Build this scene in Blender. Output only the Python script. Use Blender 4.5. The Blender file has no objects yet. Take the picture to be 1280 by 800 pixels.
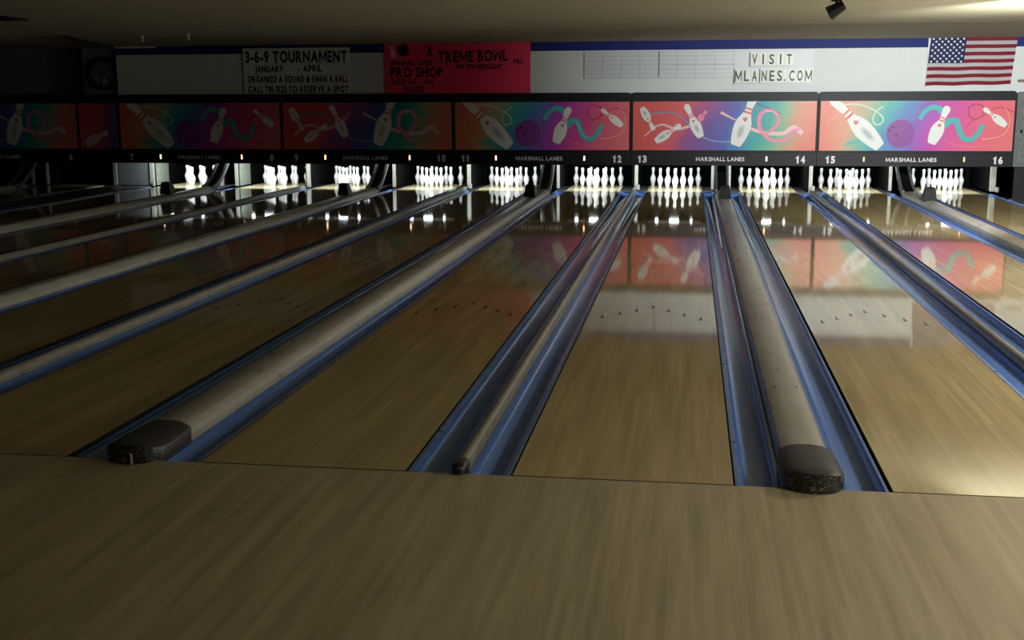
import bpy, bmesh, math, random
from mathutils import Vector, Matrix
random.seed(7)
PI = math.pi
SC = bpy.context.scene
COL = SC.collection

# ------------------------------------------------------------------ camera
CAM_LOC = (0.2871, -5.3935, 1.7873)
PITCH, YAW, ROLL, FPX = 0.186, 0.149, -0.0039, 1478.6
def make_camera():
    F = Vector((-math.sin(YAW)*math.cos(PITCH), math.cos(YAW)*math.cos(PITCH), -math.sin(PITCH)))
    R = Vector((math.cos(YAW), math.sin(YAW), 0)); U = R.cross(F)
    R2 = math.cos(ROLL)*R + math.sin(ROLL)*U
    U2 = -math.sin(ROLL)*R + math.cos(ROLL)*U
    cd = bpy.data.cameras.new('camera'); co = bpy.data.objects.new('camera', cd); COL.objects.link(co)
    m = Matrix((R2, U2, -F)).transposed().to_4x4(); m.translation = Vector(CAM_LOC)
    co.matrix_world = m
    cd.sensor_width = 36.0; cd.lens = FPX*36.0/1280.0
    cd.clip_start = 0.05; cd.clip_end = 200
    SC.camera = co
make_camera()

# ------------------------------------------------------------------ world, exposure
SC.view_settings.view_transform = 'Standard'; SC.view_settings.look = 'None'
SC.view_settings.exposure = 0.0; SC.view_settings.gamma = 1.0; SC.view_settings.use_curve_mapping = False
w = bpy.data.worlds.new('world'); SC.world = w; w.use_nodes = True
w.node_tree.nodes['Background'].inputs[0].default_value = (0.010, 0.011, 0.012, 1)
w.node_tree.nodes['Background'].inputs[1].default_value = 0.5
try:
    SC.cycles.use_denoising = True
    SC.cycles.max_bounces = 8
    SC.cycles.sample_clamp_indirect = 4.0
except Exception: pass

# unseen lamps added to brighten the right side: (x, y, z), aim, watts, colour, cone degrees
ADDED_LAMPS = [
    # added spot, cone shaped for the end wall's fade to the left
    ('spot', (3.9, 7.7, 2.70), (4.8, 17.0, 1.9), 3700, (0.96, 1.0, 0.98), 94, 0.12),
    # uplight added out of view to brighten the ceiling
    ('up', (7.0, 8.6, 1.35), (4.6, 8.0, 2.79), 1750, (1.0, 0.97, 0.88), 108, 0.10),
    # added downlights, beams chosen to steepen the floor's fade leftwards
    ('down', (4.2, -2.0, 2.70), (3.9, -2.0, 0.0), 620, (1.0, 0.98, 0.88), 148, 0.12),
    ('down', (4.3, 2.0, 2.70), (4.0, 2.0, 0.0), 520, (1.0, 0.98, 0.90), 148, 0.12),
    ('down', (4.6, 6.4, 2.70), (4.3, 6.4, 0.0), 420, (1.0, 0.98, 0.90), 148, 0.12),
    # weak wall lamps added out of view as low fill from the right
    ('wall', (7.15, -3.2, 1.75), (3.0, -3.0, 1.75), 100, (1.0, 0.97, 0.88), 170, 0.15),
    ('wall', (7.15, 1.3, 1.75), (3.0, 1.3, 1.75), 90, (1.0, 0.98, 0.90), 170, 0.15),
    ('wall', (7.15, 6.0, 1.75), (3.0, 6.0, 1.75), 70, (1.0, 0.98, 0.90), 170, 0.15),
]
PIN_LAMP_W = 38.0

# ------------------------------------------------------------------ helpers
def lin(r, g, b):
    f = lambda c: (c/255)/12.92 if c/255 <= 0.04045 else ((c/255+0.055)/1.055)**2.4
    return (f(r), f(g), f(b), 1)
_m = {}
def mat(name, col, rough=0.5, metal=0.0, spec=0.5, coat=0.0, emit=None, es=0.0):
    if name in _m: return _m[name]
    m = bpy.data.materials.new(name); m.use_nodes = True
    b = m.node_tree.nodes['Principled BSDF']
    b.inputs['Base Color'].default_value = col if len(col) == 4 else (*col, 1)
    b.inputs['Roughness'].default_value = rough; b.inputs['Metallic'].default_value = metal
    b.inputs['Specular IOR Level'].default_value = spec
    b.inputs['Coat Weight'].default_value = coat
    if emit: b.inputs['Emission Color'].default_value = (*emit, 1); b.inputs['Emission Strength'].default_value = es
    _m[name] = m; return m
def N(m, t, **kw):
    n = m.node_tree.nodes.new(t)
    for k, v in kw.items(): setattr(n, k, v)
    return n
def L(m, a, b): m.node_tree.links.new(a, b)
def bsdf(m): return m.node_tree.nodes['Principled BSDF']
def grunge(m, c0, c1, scale=(4, 4, 4), r0=None, r1=None, detail=5, lo=0.35, hi=0.65, bump=0.0, bscale=1.0):
    tc = N(m, 'ShaderNodeTexCoord'); mp = N(m, 'ShaderNodeMapping'); mp.inputs['Scale'].default_value = scale
    nz = N(m, 'ShaderNodeTexNoise'); nz.inputs['Detail'].default_value = detail
    L(m, tc.outputs['Object'], mp.inputs[0]); L(m, mp.outputs[0], nz.inputs['Vector'])
    cr = N(m, 'ShaderNodeValToRGB'); cr.color_ramp.elements[0].position = lo; cr.color_ramp.elements[1].position = hi
    cr.color_ramp.elements[0].color = c0; cr.color_ramp.elements[1].color = c1
    L(m, nz.outputs['Fac'], cr.inputs[0]); L(m, cr.outputs[0], bsdf(m).inputs['Base Color'])
    if r0 is not None:
        mr = N(m, 'ShaderNodeMapRange'); mr.inputs['To Min'].default_value = r0; mr.inputs['To Max'].default_value = r1
        L(m, nz.outputs['Fac'], mr.inputs['Value']); L(m, mr.outputs[0], bsdf(m).inputs['Roughness'])
    if bump:
        bp = N(m, 'ShaderNodeBump'); bp.inputs['Strength'].default_value = bump; bp.inputs['Distance'].default_value = 0.002*bscale
        L(m, nz.outputs['Fac'], bp.inputs['Height']); L(m, bp.outputs[0], bsdf(m).inputs['Normal'])
    return m

NUMW = dict(zip(range(5, 17), 'five six seven eight nine ten eleven twelve thirteen fourteen fifteen sixteen'.split()))
def words(t):
    import re
    return re.sub(r'\d+', lambda q: NUMW.get(int(q.group()), q.group()), t)
def tag(o, label=None, cat=None, group=None, kind=None):
    if label: o['label'] = words(label)
    if cat: o['category'] = cat
    if group: o['group'] = words(group)
    if kind: o['kind'] = kind
    return o
def empty(name, loc=(0, 0, 0)):
    o = bpy.data.objects.new(name, None); COL.objects.link(o); o.location = loc; o.empty_display_size = 0.1; return o
def link(name, me, m=None, parent=None, loc=None):
    o = bpy.data.objects.new(name, me); COL.objects.link(o)
    if m is not None and len(me.materials) == 0: me.materials.append(m)
    if parent: o.parent = parent
    if loc: o.location = loc
    return o
def bm_obj(name, bm, m, parent=None, loc=None, smooth=False, bevel=0):
    me = bpy.data.meshes.new(name); bmesh.ops.recalc_face_normals(bm, faces=bm.faces)
    bm.to_mesh(me); bm.free()
    if smooth:
        for p in me.polygons: p.use_smooth = True
    if isinstance(m, (list, tuple)):
        for q in m: me.materials.append(q)
        o = link(name, me, None, parent, loc)
    else: o = link(name, me, m, parent, loc)
    return o
def box(bm, x0, x1, y0, y1, z0, z1, bev=0.0, seg=2):
    vs = [bm.verts.new((x, y, z)) for x in (x0, x1) for y in (y0, y1) for z in (z0, z1)]
    fs = [bm.faces.new([vs[i] for i in q]) for q in ((0, 1, 3, 2), (4, 6, 7, 5), (0, 4, 5, 1), (2, 3, 7, 6), (0, 2, 6, 4), (1, 5, 7, 3))]
    if bev:
        es = list({e for f in fs for e in f.edges})
        bmesh.ops.bevel(bm, geom=es, offset=bev, segments=seg, affect='EDGES', profile=0.5)
    return vs
def B(name, x0, x1, y0, y1, z0, z1, m, parent=None, bev=0.0, loc=None):
    bm = bmesh.new(); box(bm, x0, x1, y0, y1, z0, z1, bev); return bm_obj(name, bm, m, parent, loc)
def prism_y(bm, prof, y0, y1, close=True):
    """closed profile in (x, z) swept along y"""
    a = [bm.verts.new((x, y0, z)) for x, z in prof]; b = [bm.verts.new((x, y1, z)) for x, z in prof]
    n = len(prof)
    for i in range(n): bm.faces.new([a[i], a[(i+1) % n], b[(i+1) % n], b[i]])
    bm.faces.new(a[::-1]); bm.faces.new(b)
def prism_x(bm, prof, x0, x1):
    """closed profile in (y, z) swept along x"""
    a = [bm.verts.new((x0, y, z)) for y, z in prof]; b = [bm.verts.new((x1, y, z)) for y, z in prof]
    n = len(prof)
    for i in range(n): bm.faces.new([a[i], a[(i+1) % n], b[(i+1) % n], b[i]])
    bm.faces.new(a[::-1]); bm.faces.new(b)
def autosmooth(o, deg=35):
    me = o.data
    for p in me.polygons: p.use_smooth = True
    bm = bmesh.new(); bm.from_mesh(me)
    for e in bm.edges:
        if len(e.link_faces) == 2 and e.calc_face_angle(0) > math.radians(deg): e.smooth = False
    bm.to_mesh(me); bm.free()
def struct(o, label, cat=None): return tag(o, label, cat, kind='structure')

# ------------------------------------------------------------------ layout numbers
LW = 1.046           # lane width
GA, GB = 1.5747, 1.7699   # pitch over a double gutter / over a ball return
LX = {13: 0.0, 14: GB, 15: GA+GB, 16: GA+2*GB, 12: -GA, 11: -GA-GB, 10: -2*GA-GB, 9: -2*GA-2*GB, 8: -3*GA-2*GB, 7: -3*GA-3*GB}
LX[6] = LX[7]-GA-0.862; LX[5] = LX[6]-GB
MY = 16.9            # front of the masking units
WY = 17.05           # end wall face above them
CEIL = 2.795
DECK0, DECK1 = 17.35, 19.30

# ------------------------------------------------------------------ materials
def wood_mat(name, ca, cb, cc, board, rough, coat, gscale, per_object=False, darkjoint=0.35):
    m = mat(name, ca, rough, 0, 0.5, coat)
    tc = N(m, 'ShaderNodeTexCoord'); sx = N(m, 'ShaderNodeSeparateXYZ'); geo = N(m, 'ShaderNodeNewGeometry')
    L(m, geo.outputs['Position'], sx.inputs[0])
    dv = N(m, 'ShaderNodeMath', operation='DIVIDE'); dv.inputs[1].default_value = board; L(m, sx.outputs[0], dv.inputs[0])
    ad = N(m, 'ShaderNodeMath', operation='ADD'); ad.inputs[1].default_value = 1000.0; L(m, dv.outputs[0], ad.inputs[0])
    fl = N(m, 'ShaderNodeMath', operation='FLOOR'); L(m, ad.outputs[0], fl.inputs[0])
    fr = N(m, 'ShaderNodeMath', operation='FRACT'); L(m, ad.outputs[0], fr.inputs[0])
    wn = N(m, 'ShaderNodeTexWhiteNoise', noise_dimensions='1D'); L(m, fl.outputs[0], wn.inputs['W'])
    # board lengths: offset per board, about 1.1 m long pieces
    mu = N(m, 'ShaderNodeMath', operation='MULTIPLY'); mu.inputs[1].default_value = 17.3; L(m, wn.outputs['Value'], mu.inputs[0])
    yd = N(m, 'ShaderNodeMath', operation='MULTIPLY'); yd.inputs[1].default_value = 0.85; L(m, sx.outputs[1], yd.inputs[0])
    ya = N(m, 'ShaderNodeMath', operation='ADD'); L(m, yd.outputs[0], ya.inputs[0]); L(m, mu.outputs[0], ya.inputs[1])
    yf = N(m, 'ShaderNodeMath', operation='FLOOR'); L(m, ya.outputs[0], yf.inputs[0])
    cx = N(m, 'ShaderNodeCombineXYZ'); L(m, fl.outputs[0], cx.inputs[0]); L(m, yf.outputs[0], cx.inputs[1])
    w2 = N(m, 'ShaderNodeTexWhiteNoise', noise_dimensions='2D'); L(m, cx.outputs[0], w2.inputs['Vector'])
    cr = N(m, 'ShaderNodeValToRGB'); e = cr.color_ramp.elements
    e[0].position = 0.0; e[0].color = cb; e[1].position = 1.0; e[1].color = cc
    q = e.new(0.5); q.color = ca
    L(m, w2.outputs['Value'], cr.inputs[0])
    # grain, stretched along the lane
    mp = N(m, 'ShaderNodeMapping'); mp.inputs['Scale'].default_value = gscale
    L(m, geo.outputs['Position'], mp.inputs[0])
    nz = N(m, 'ShaderNodeTexNoise'); nz.inputs['Detail'].default_value = 6; nz.inputs['Scale'].default_value = 1.0; L(m, mp.outputs[0], nz.inputs['Vector'])
    mr = N(m, 'ShaderNodeMapRange'); mr.inputs['From Min'].default_value = 0.3; mr.inputs['From Max'].default_value = 0.7
    mr.inputs['To Min'].default_value = 0.78; mr.inputs['To Max'].default_value = 1.12; L(m, nz.outputs['Fac'], mr.inputs['Value'])
    mx = N(m, 'ShaderNodeMix', data_type='RGBA', blend_type='MULTIPLY'); mx.inputs[0].default_value = 1.0
    L(m, cr.outputs[0], mx.inputs[6]); L(m, mr.outputs[0], mx.inputs[7])
    # thin joints
    jd = N(m, 'ShaderNodeMath', operation='GREATER_THAN'); jd.inputs[1].default_value = 0.045; L(m, fr.outputs[0], jd.inputs[0])
    jm = N(m, 'ShaderNodeMapRange'); jm.inputs['To Min'].default_value = 1-darkjoint; jm.inputs['To Max'].default_value = 1.0; L(m, jd.outputs[0], jm.inputs['Value'])
    mx2 = N(m, 'ShaderNodeMix', data_type='RGBA', blend_type='MULTIPLY'); mx2.inputs[0].default_value = 1.0
    L(m, mx.outputs[2], mx2.inputs[6]); L(m, jm.outputs[0], mx2.inputs[7])
    L(m, mx2.outputs[2], bsdf(m).inputs['Base Color'])
    return m
M_lane = wood_mat('oiled_maple', (0.45, 0.345, 0.165, 1), (0.42, 0.315, 0.145, 1), (0.49, 0.38, 0.185, 1), LW/39, 0.05, 0.0, (9, 0.6, 1), darkjoint=0.14)
bsdf(M_lane).inputs['IOR'].default_value = 1.5
def lane_relief(m):
    geo = N(m, 'ShaderNodeNewGeometry'); mp = N(m, 'ShaderNodeMapping'); mp.inputs['Scale'].default_value = (16, 0.55, 1)
    nz = N(m, 'ShaderNodeTexNoise'); nz.inputs['Detail'].default_value = 2; nz.inputs['Scale'].default_value = 1.0
    L(m, geo.outputs['Position'], mp.inputs[0]); L(m, mp.outputs[0], nz.inputs['Vector'])
    bp = N(m, 'ShaderNodeBump'); bp.inputs['Strength'].default_value = 0.35; bp.inputs['Distance'].default_value = 0.0006
    L(m, nz.outputs['Fac'], bp.inputs['Height']); L(m, bp.outputs[0], bsdf(m).inputs['Normal'])
lane_relief(M_lane)
M_appr = wood_mat('approach_maple', (0.44, 0.365, 0.22, 1), (0.40, 0.325, 0.19, 1), (0.465, 0.39, 0.24, 1), 0.0265, 0.42, 0.0, (14, 0.9, 1), darkjoint=0.0)
M_dark = mat('shadow_black', (0.006, 0.006, 0.007), 0.7)
M_side = mat('lane_side_black', (0.01, 0.01, 0.011), 0.45)
M_blue = grunge(mat('gutter_blue', (0.05, 0.12, 0.42), 0.22, spec=0.3), (0.070, 0.175, 0.47, 1), (0.085, 0.20, 0.53, 1), (3, 0.25, 3), 0.13, 0.20)
M_rim = grunge(mat('gutter_rim_blue', (0.10, 0.18, 0.42), 0.3), (0.09, 0.17, 0.42, 1), (0.16, 0.24, 0.46, 1), (3, 2, 3))
M_cap = grunge(mat('cap_beige', (0.36, 0.34, 0.27), 0.3), (0.33, 0.32, 0.26, 1), (0.40, 0.39, 0.32, 1), (2, 0.7, 2), 0.22, 0.38)
M_cap_dk = grunge(mat('cap_grey', (0.08, 0.08, 0.09), 0.35), (0.05, 0.05, 0.055, 1), (0.10, 0.10, 0.105, 1), (4, 2, 4))
M_div = grunge(mat('divider_tan', (0.2, 0.18, 0.14), 0.3), (0.19, 0.175, 0.13, 1), (0.27, 0.25, 0.19, 1), (3, 1, 3))
M_black = mat('black_plastic', (0.006, 0.006, 0.007), 0.5, spec=0.25)
M_nose = grunge(mat('worn_black_nose', (0.02, 0.02, 0.02), 0.4), (0.008, 0.008, 0.008, 1), (0.34, 0.31, 0.29, 1), (15, 15, 42), lo=0.55, hi=0.70, detail=9)
M_nosetop = mat('nose_top_grey', (0.030, 0.029, 0.028), 0.42)
M_pin = mat('pin_white', (0.86, 0.86, 0.84), 0.22, coat=0.3)
M_pinred = mat('pin_neck_red', (0.45, 0.02, 0.03), 0.3)
M_deck = wood_mat('deck_maple', (0.62, 0.52, 0.30, 1), (0.56, 0.46, 0.25, 1), (0.68, 0.58, 0.36, 1), LW/39, 0.10, 0.0, (9, 0.6, 1), darkjoint=0.1)
M_flat = mat('flat_gutter_grey', (0.035, 0.035, 0.035), 0.5)
M_wall = grunge(mat('wall_white_paint', (0.66, 0.68, 0.68), 0.6), (0.63, 0.67, 0.655, 1), (0.66, 0.695, 0.68, 1), (0.8, 1, 0.8))
M_wall_dk = mat('wall_dark_paint', (0.16, 0.165, 0.16), 0.7)
M_navy = mat('navy_paint', (0.012, 0.022, 0.15), 0.6, spec=0.2)
M_ceil = grunge(mat('ceiling_tan', (0.40, 0.35, 0.25), 0.75), (0.38, 0.345, 0.225, 1), (0.46, 0.415, 0.28, 1), (0.7, 3.0, 1), bump=0.15, bscale=2)
M_mask = mat('mask_black', (0.006, 0.007, 0.010), 0.5, spec=0.3)
M_grey = grunge(mat('panel_grey', (0.12, 0.13, 0.13), 0.5), (0.09, 0.10, 0.10, 1), (0.16, 0.17, 0.165, 1), (6, 6, 6))
M_greypale = grunge(mat('post_pale', (0.5, 0.5, 0.42), 0.45), (0.19, 0.20, 0.165, 1), (0.30, 0.30, 0.25, 1), (10, 10, 6))
M_guard = grunge(mat('guard_grey', (0.14, 0.15, 0.15), 0.5), (0.08, 0.09, 0.09, 1), (0.17, 0.18, 0.175, 1), (12, 12, 12))
M_kick = mat('kickback_black', (0.0035, 0.0033, 0.003), 0.9, spec=0.08)
M_kickgreen = grunge(mat('kickback_greygreen', (0.2, 0.24, 0.2), 0.5), (0.16, 0.19, 0.155, 1), (0.27, 0.30, 0.24, 1), (5, 5, 5))
M_curtain = mat('curtain_black', (0.004, 0.006, 0.008), 0.95, spec=0.1)
M_metal = mat('dull_steel', (0.35, 0.35, 0.34), 0.35, 1.0)
M_txt = mat('lettering_white', (0.72, 0.73, 0.74), 0.5)
M_ink = mat('ink_black', (0.012, 0.010, 0.012), 0.5)
M_signw = mat('sign_white', (0.78, 0.80, 0.80), 0.5)
M_signr = mat('sign_red', (0.95, 0.045, 0.14), 0.55)
M_tile = mat('letter_tile_cream', (0.66, 0.68, 0.60), 0.4)
M_rail = mat('rail_grey', (0.40, 0.42, 0.43), 0.4)
M_inkred = mat('ink_darkred', (0.012, 0.002, 0.004), 0.7)

# ------------------------------------------------------------------ room shell
o = B('floor', -20, 10, -8.5, -2.7, -0.12, -0.001, M_appr); struct(o, 'pale maple approach floor in front of the lanes')
FLOOR = o
# approach boards, each its own strip
bw = 0.0265
b0 = bmesh.new(); box(b0, 0.0001, bw-0.0001, -2.69, -0.006, -0.03, 0.0); me_board = bpy.data.meshes.new('board')
bmesh.ops.recalc_face_normals(b0, faces=b0.faces); b0.to_mesh(me_board); b0.free(); me_board.materials.append(M_appr)
XB0 = -5.30
for i in range(290):
    bo = bpy.data.objects.new('board', me_board); COL.objects.link(bo); bo.parent = FLOOR
    bo.location = (XB0+i*bw, 0, -0.0009+0.00025*random.random())
XB1 = XB0+290*bw
bm = bmesh.new()
n = int((XB0+20)/bw)
box(bm, -20, XB0-0.0004, -2.69, -0.006, -0.03, -0.0007); box(bm, XB1+0.0004, 10, -2.69, -0.006, -0.03, -0.0007)
o = bm_obj('board_field', bm, M_appr, FLOOR); o['kind'] = 'stuff'
B('subfloor', -20, 10, -2.7, -0.02, -0.2, -0.031, M_dark, FLOOR)
o = B('floor', -20, 10, -0.004, 20.6, -0.36, -0.26, M_dark); struct(o, 'black sunken floor under lanes and gutters')
bm = bmesh.new(); box(bm, -20, 10, -8.5, 12.1, CEIL-0.018, CEIL+0.12); box(bm, -20, 10, 12.1, 20.7, CEIL, CEIL+0.12)
o = bm_obj('ceiling', bm, M_ceil); struct(o, 'low tan ceiling with a shallow step running across it')
o = B('wall_back', -10.95, 7.3, WY, WY+0.12, 0.6, CEIL, M_wall); struct(o, 'white end wall above the lane masks')
o = B('wall_left', -20.1, -20, -8.5, 20.6, -0.3, CEIL, M_wall_dk); struct(o, 'dark side wall far beyond the first lanes')
o = B('wall_right', 7.3, 7.4, -8.5, 20.6, -0.3, CEIL, M_wall_dk); struct(o, 'dark side wall beyond the last lane')
o = B('wall_front', -20, 10, -8.6, -8.5, -0.1, CEIL, M_wall_dk); struct(o, 'dark wall behind the bowlers area')
o = B('wall_end', -20, 10, 20.5, 20.6, -0.3, CEIL, M_dark); struct(o, 'black rear wall behind the pits')
bm = bmesh.new(); box(bm, -20, -11.72, WY+0.55, WY+0.67, 1.30, CEIL); box(bm, -11.72, -10.95, WY+0.1, WY+0.5, 1.30, CEIL)
o = bm_obj('wall_recess', bm, M_wall_dk); struct(o, 'dark recessed wall left of the column above lanes 5 and 6')
o = B('trim_1', -10.95, 7.3, WY-0.012, WY, 2.635, CEIL, M_navy); struct(o, 'dark navy band painted along the top of the end wall')
o = B('trim_2', -10.97, -10.1, WY-0.03, WY, CEIL-0.03, CEIL-0.002, M_signw); struct(o, 'short white trim strip where ceiling meets wall')
o = B('pit_light_shield', -20, 10, WY+0.12, 20.5, 1.30, 1.36, M_dark); struct(o, 'added black roof over the pits keeping room light out')  # unseen slab added to stop light leaking into the pits

# ------------------------------------------------------------------ lanes
def boundary(n):
    return LX[n]-LW/2, LX[n]+LW/2
PAIRS = {(5, 6): 'r', (6, 7): 'x', (7, 8): 'r', (8, 9): 'd', (9, 10): 'r', (10, 11): 'd', (11, 12): 'r', (12, 13): 'd', (13, 14): 'r', (14, 15): 'd', (15, 16): 'r'}
def arrow_mesh():
    bm = bmesh.new()
    for pts in (((-0.016, -0.09), (0.016, -0.09), (0, 0.08)),):
        a = [bm.verts.new((x, y, 0)) for x, y in pts]; b = [bm.verts.new((x, y, 0.0006)) for x, y in pts]
        bm.faces.new(a[::-1]); bm.faces.new(b)
        for i in range(3): bm.faces.new([a[i], a[(i+1) % 3], b[(i+1) % 3], b[i]])
    me = bpy.data.meshes.new('arrow'); bm.to_mesh(me); bm.free(); me.materials.append(mat('arrow_brown', (0.03, 0.018, 0.012), 0.2)); return me
ME_ARROW = arrow_mesh()
side_txt = {5: 'unlit, first lane in view', 6: 'unlit', 7: 'first lane with lit pins'}
for n in range(5, 17):
    c = LX[n]
    t = empty('bowling_lane', (c, 0, 0))
    extra = {5: 'unlit first', 6: 'unlit', 7: 'dim'}.get(n, 'glossy' if n > 11 else 'shadowed glossy')
    tag(t, f'{extra} maple bowling lane running under the number {n}', 'bowling lane', 'bowling lanes')
    bm = bmesh.new(); box(bm, -LW/2, LW/2, 0.004, DECK0, -0.06, 0.0)
    for f in bm.faces:
        f.normal_update()
    me_o = bm_obj('lane_bed', bm, [M_lane, M_side], t)
    for p in me_o.data.polygons:
        if abs(p.normal.z) < 0.5: p.material_index = 1  # lane sides black, their shade put into the colour
    o = B('pin_deck', -LW/2, LW/2, DECK0+0.003, DECK1, -0.06, 0.0, M_deck, t); o['label'] = 'pale pin deck under the pins'
    for k in range(-3, 4):
        a = link('arrow', ME_ARROW, None, t, (k*5*LW/39, 4.78-0.17*abs(k), 0.0))
    B('foul_line', -LW/2, LW/2, -0.004, 0.004, -0.03, 0.0003, M_side, t)

# ------------------------------------------------------------------ gutters
GW = 0.215
def gutter_bm(w, y0, y1, depth=0.055, flat=False):
    bm = bmesh.new(); fl = 0.020; z0 = -0.020; th = 0.008
    inner = [(0, z0), (fl, z0)]
    K = 14
    for i in range(1, K):
        a = PI*i/K; inner.append((w/2-(w/2-fl)*math.cos(a), z0-depth*math.sin(a)**0.8))
    inner += [(w-fl, z0), (w, z0)]
    outer = [(x, z-th) for x, z in inner]
    prism_y(bm, inner+outer[::-1], y0, y1)
    return bm
def add_gutter(x0, n, side):
    g = empty('gutter', (x0, 0, 0))
    tag(g, f'blue plastic gutter along the {side} edge of lane {n}', 'gutter', 'blue gutters')
    cuts = [0.003, 4.9, 9.8, 14.0, 17.80]
    for a, b in zip(cuts, cuts[1:]):
        o = bm_obj('gutter_section', gutter_bm(GW, a+0.0015, b-0.0015), M_blue, g); autosmooth(o, 50)
    # bright edge strip on the lane side of the gutter
    if side == 'right' and n < 12: pass
    elif side == 'right':
        for a, b in ((0.01, 0.72), (0.74, 2.6), (2.62, 7.0), (7.02, 16.9)):
            o = B('edge_strip', -0.004, 0.024, a, b, -0.020, -0.004, M_rim, g, bev=0.003)
    else:
        for a, b in ((0.01, 3.2), (3.22, 9.0), (9.02, 16.9)):
            o = B('edge_strip', GW-0.020, GW-0.004, a, b, -0.020, -0.008, M_rim, g, bev=0.003)
    # shallow flat gutter beside the pin deck
    o = B('flat_gutter', 0.0, GW, 17.86, DECK1, -0.05, -0.03, M_flat, g); o['label'] = 'dark flat gutter beside the pin deck'
    o = bm_obj('gutter_end_lip', gutter_bm(GW, 17.802, 17.857, 0.04), M_blue, g); autosmooth(o, 50)
for n in range(5, 17):
    x0, x1 = boundary(n)
    add_gutter(x0-0.012-GW, n, 'left')
    add_gutter(x1+0.012, n, 'right')

# dividers in the double gutters
def add_divider(x, na, nb, w=0.068):
    d = empty('gutter_divider', (x, 0, 0))
    tag(d, f'narrow tan divider strip between the gutters of lanes {na} and {nb}', 'divider', 'gutter dividers')
    prof = [(-w/2, -0.12), (-w/2, -0.012), (-w/2+0.004, 0.026), (-w/4, 0.043), (0, 0.048), (w/4, 0.043), (w/2-0.004, 0.026), (w/2, -0.012), (w/2, -0.12)]
    for a, b in ((0.09, 4.9), (4.905, 11.0), (11.005, 17.85)):
        bm = bmesh.new(); prism_y(bm, prof, a, b); o = bm_obj('divider_strip', bm, M_div, d); autosmooth(o, 60)
    # small black end stop, rounded
    bm = bmesh.new(); bmesh.ops.create_uvsphere(bm, u_segments=16, v_segments=10, radius=1)
    for v in bm.verts:
        x_, y_, z_ = v.co; s = lambda q, e: math.copysign(abs(q)**e, q)
        v.co = (0.040*s(x_, .7), 0.055+0.085*s(y_, .7), 0.010+0.042*s(z_, .6))
    o = bm_obj('end_stop', bm, M_nose, d, smooth=True); o['label'] = 'small worn black end stop'
    return d
for (a, b), k in PAIRS.items():
    if k == 'd': add_divider((LX[a]+LX[b])/2, a, b)
# strip between lanes 6 and 7, and right of lane 16
x0 = boundary(6)[1]+0.012+GW; x1 = boundary(7)[0]-0.012-GW
o = B('divider_platform', x0+0.002, x1-0.002, 0.0, 17.9, -0.2, 0.004, M_cap_dk, bev=0.006); tag(o, 'wide dark platform between the gutters of lanes 6 and 7', 'platform')
x0 = boundary(16)[1]+0.012+GW
o = B('divider_platform', x0+0.002, 7.28, 0.0, 16.6, -0.2, 0.004, M_cap_dk, bev=0.006); tag(o, 'wide dark platform beyond the outer gutter of lane 16', 'platform')

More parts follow.
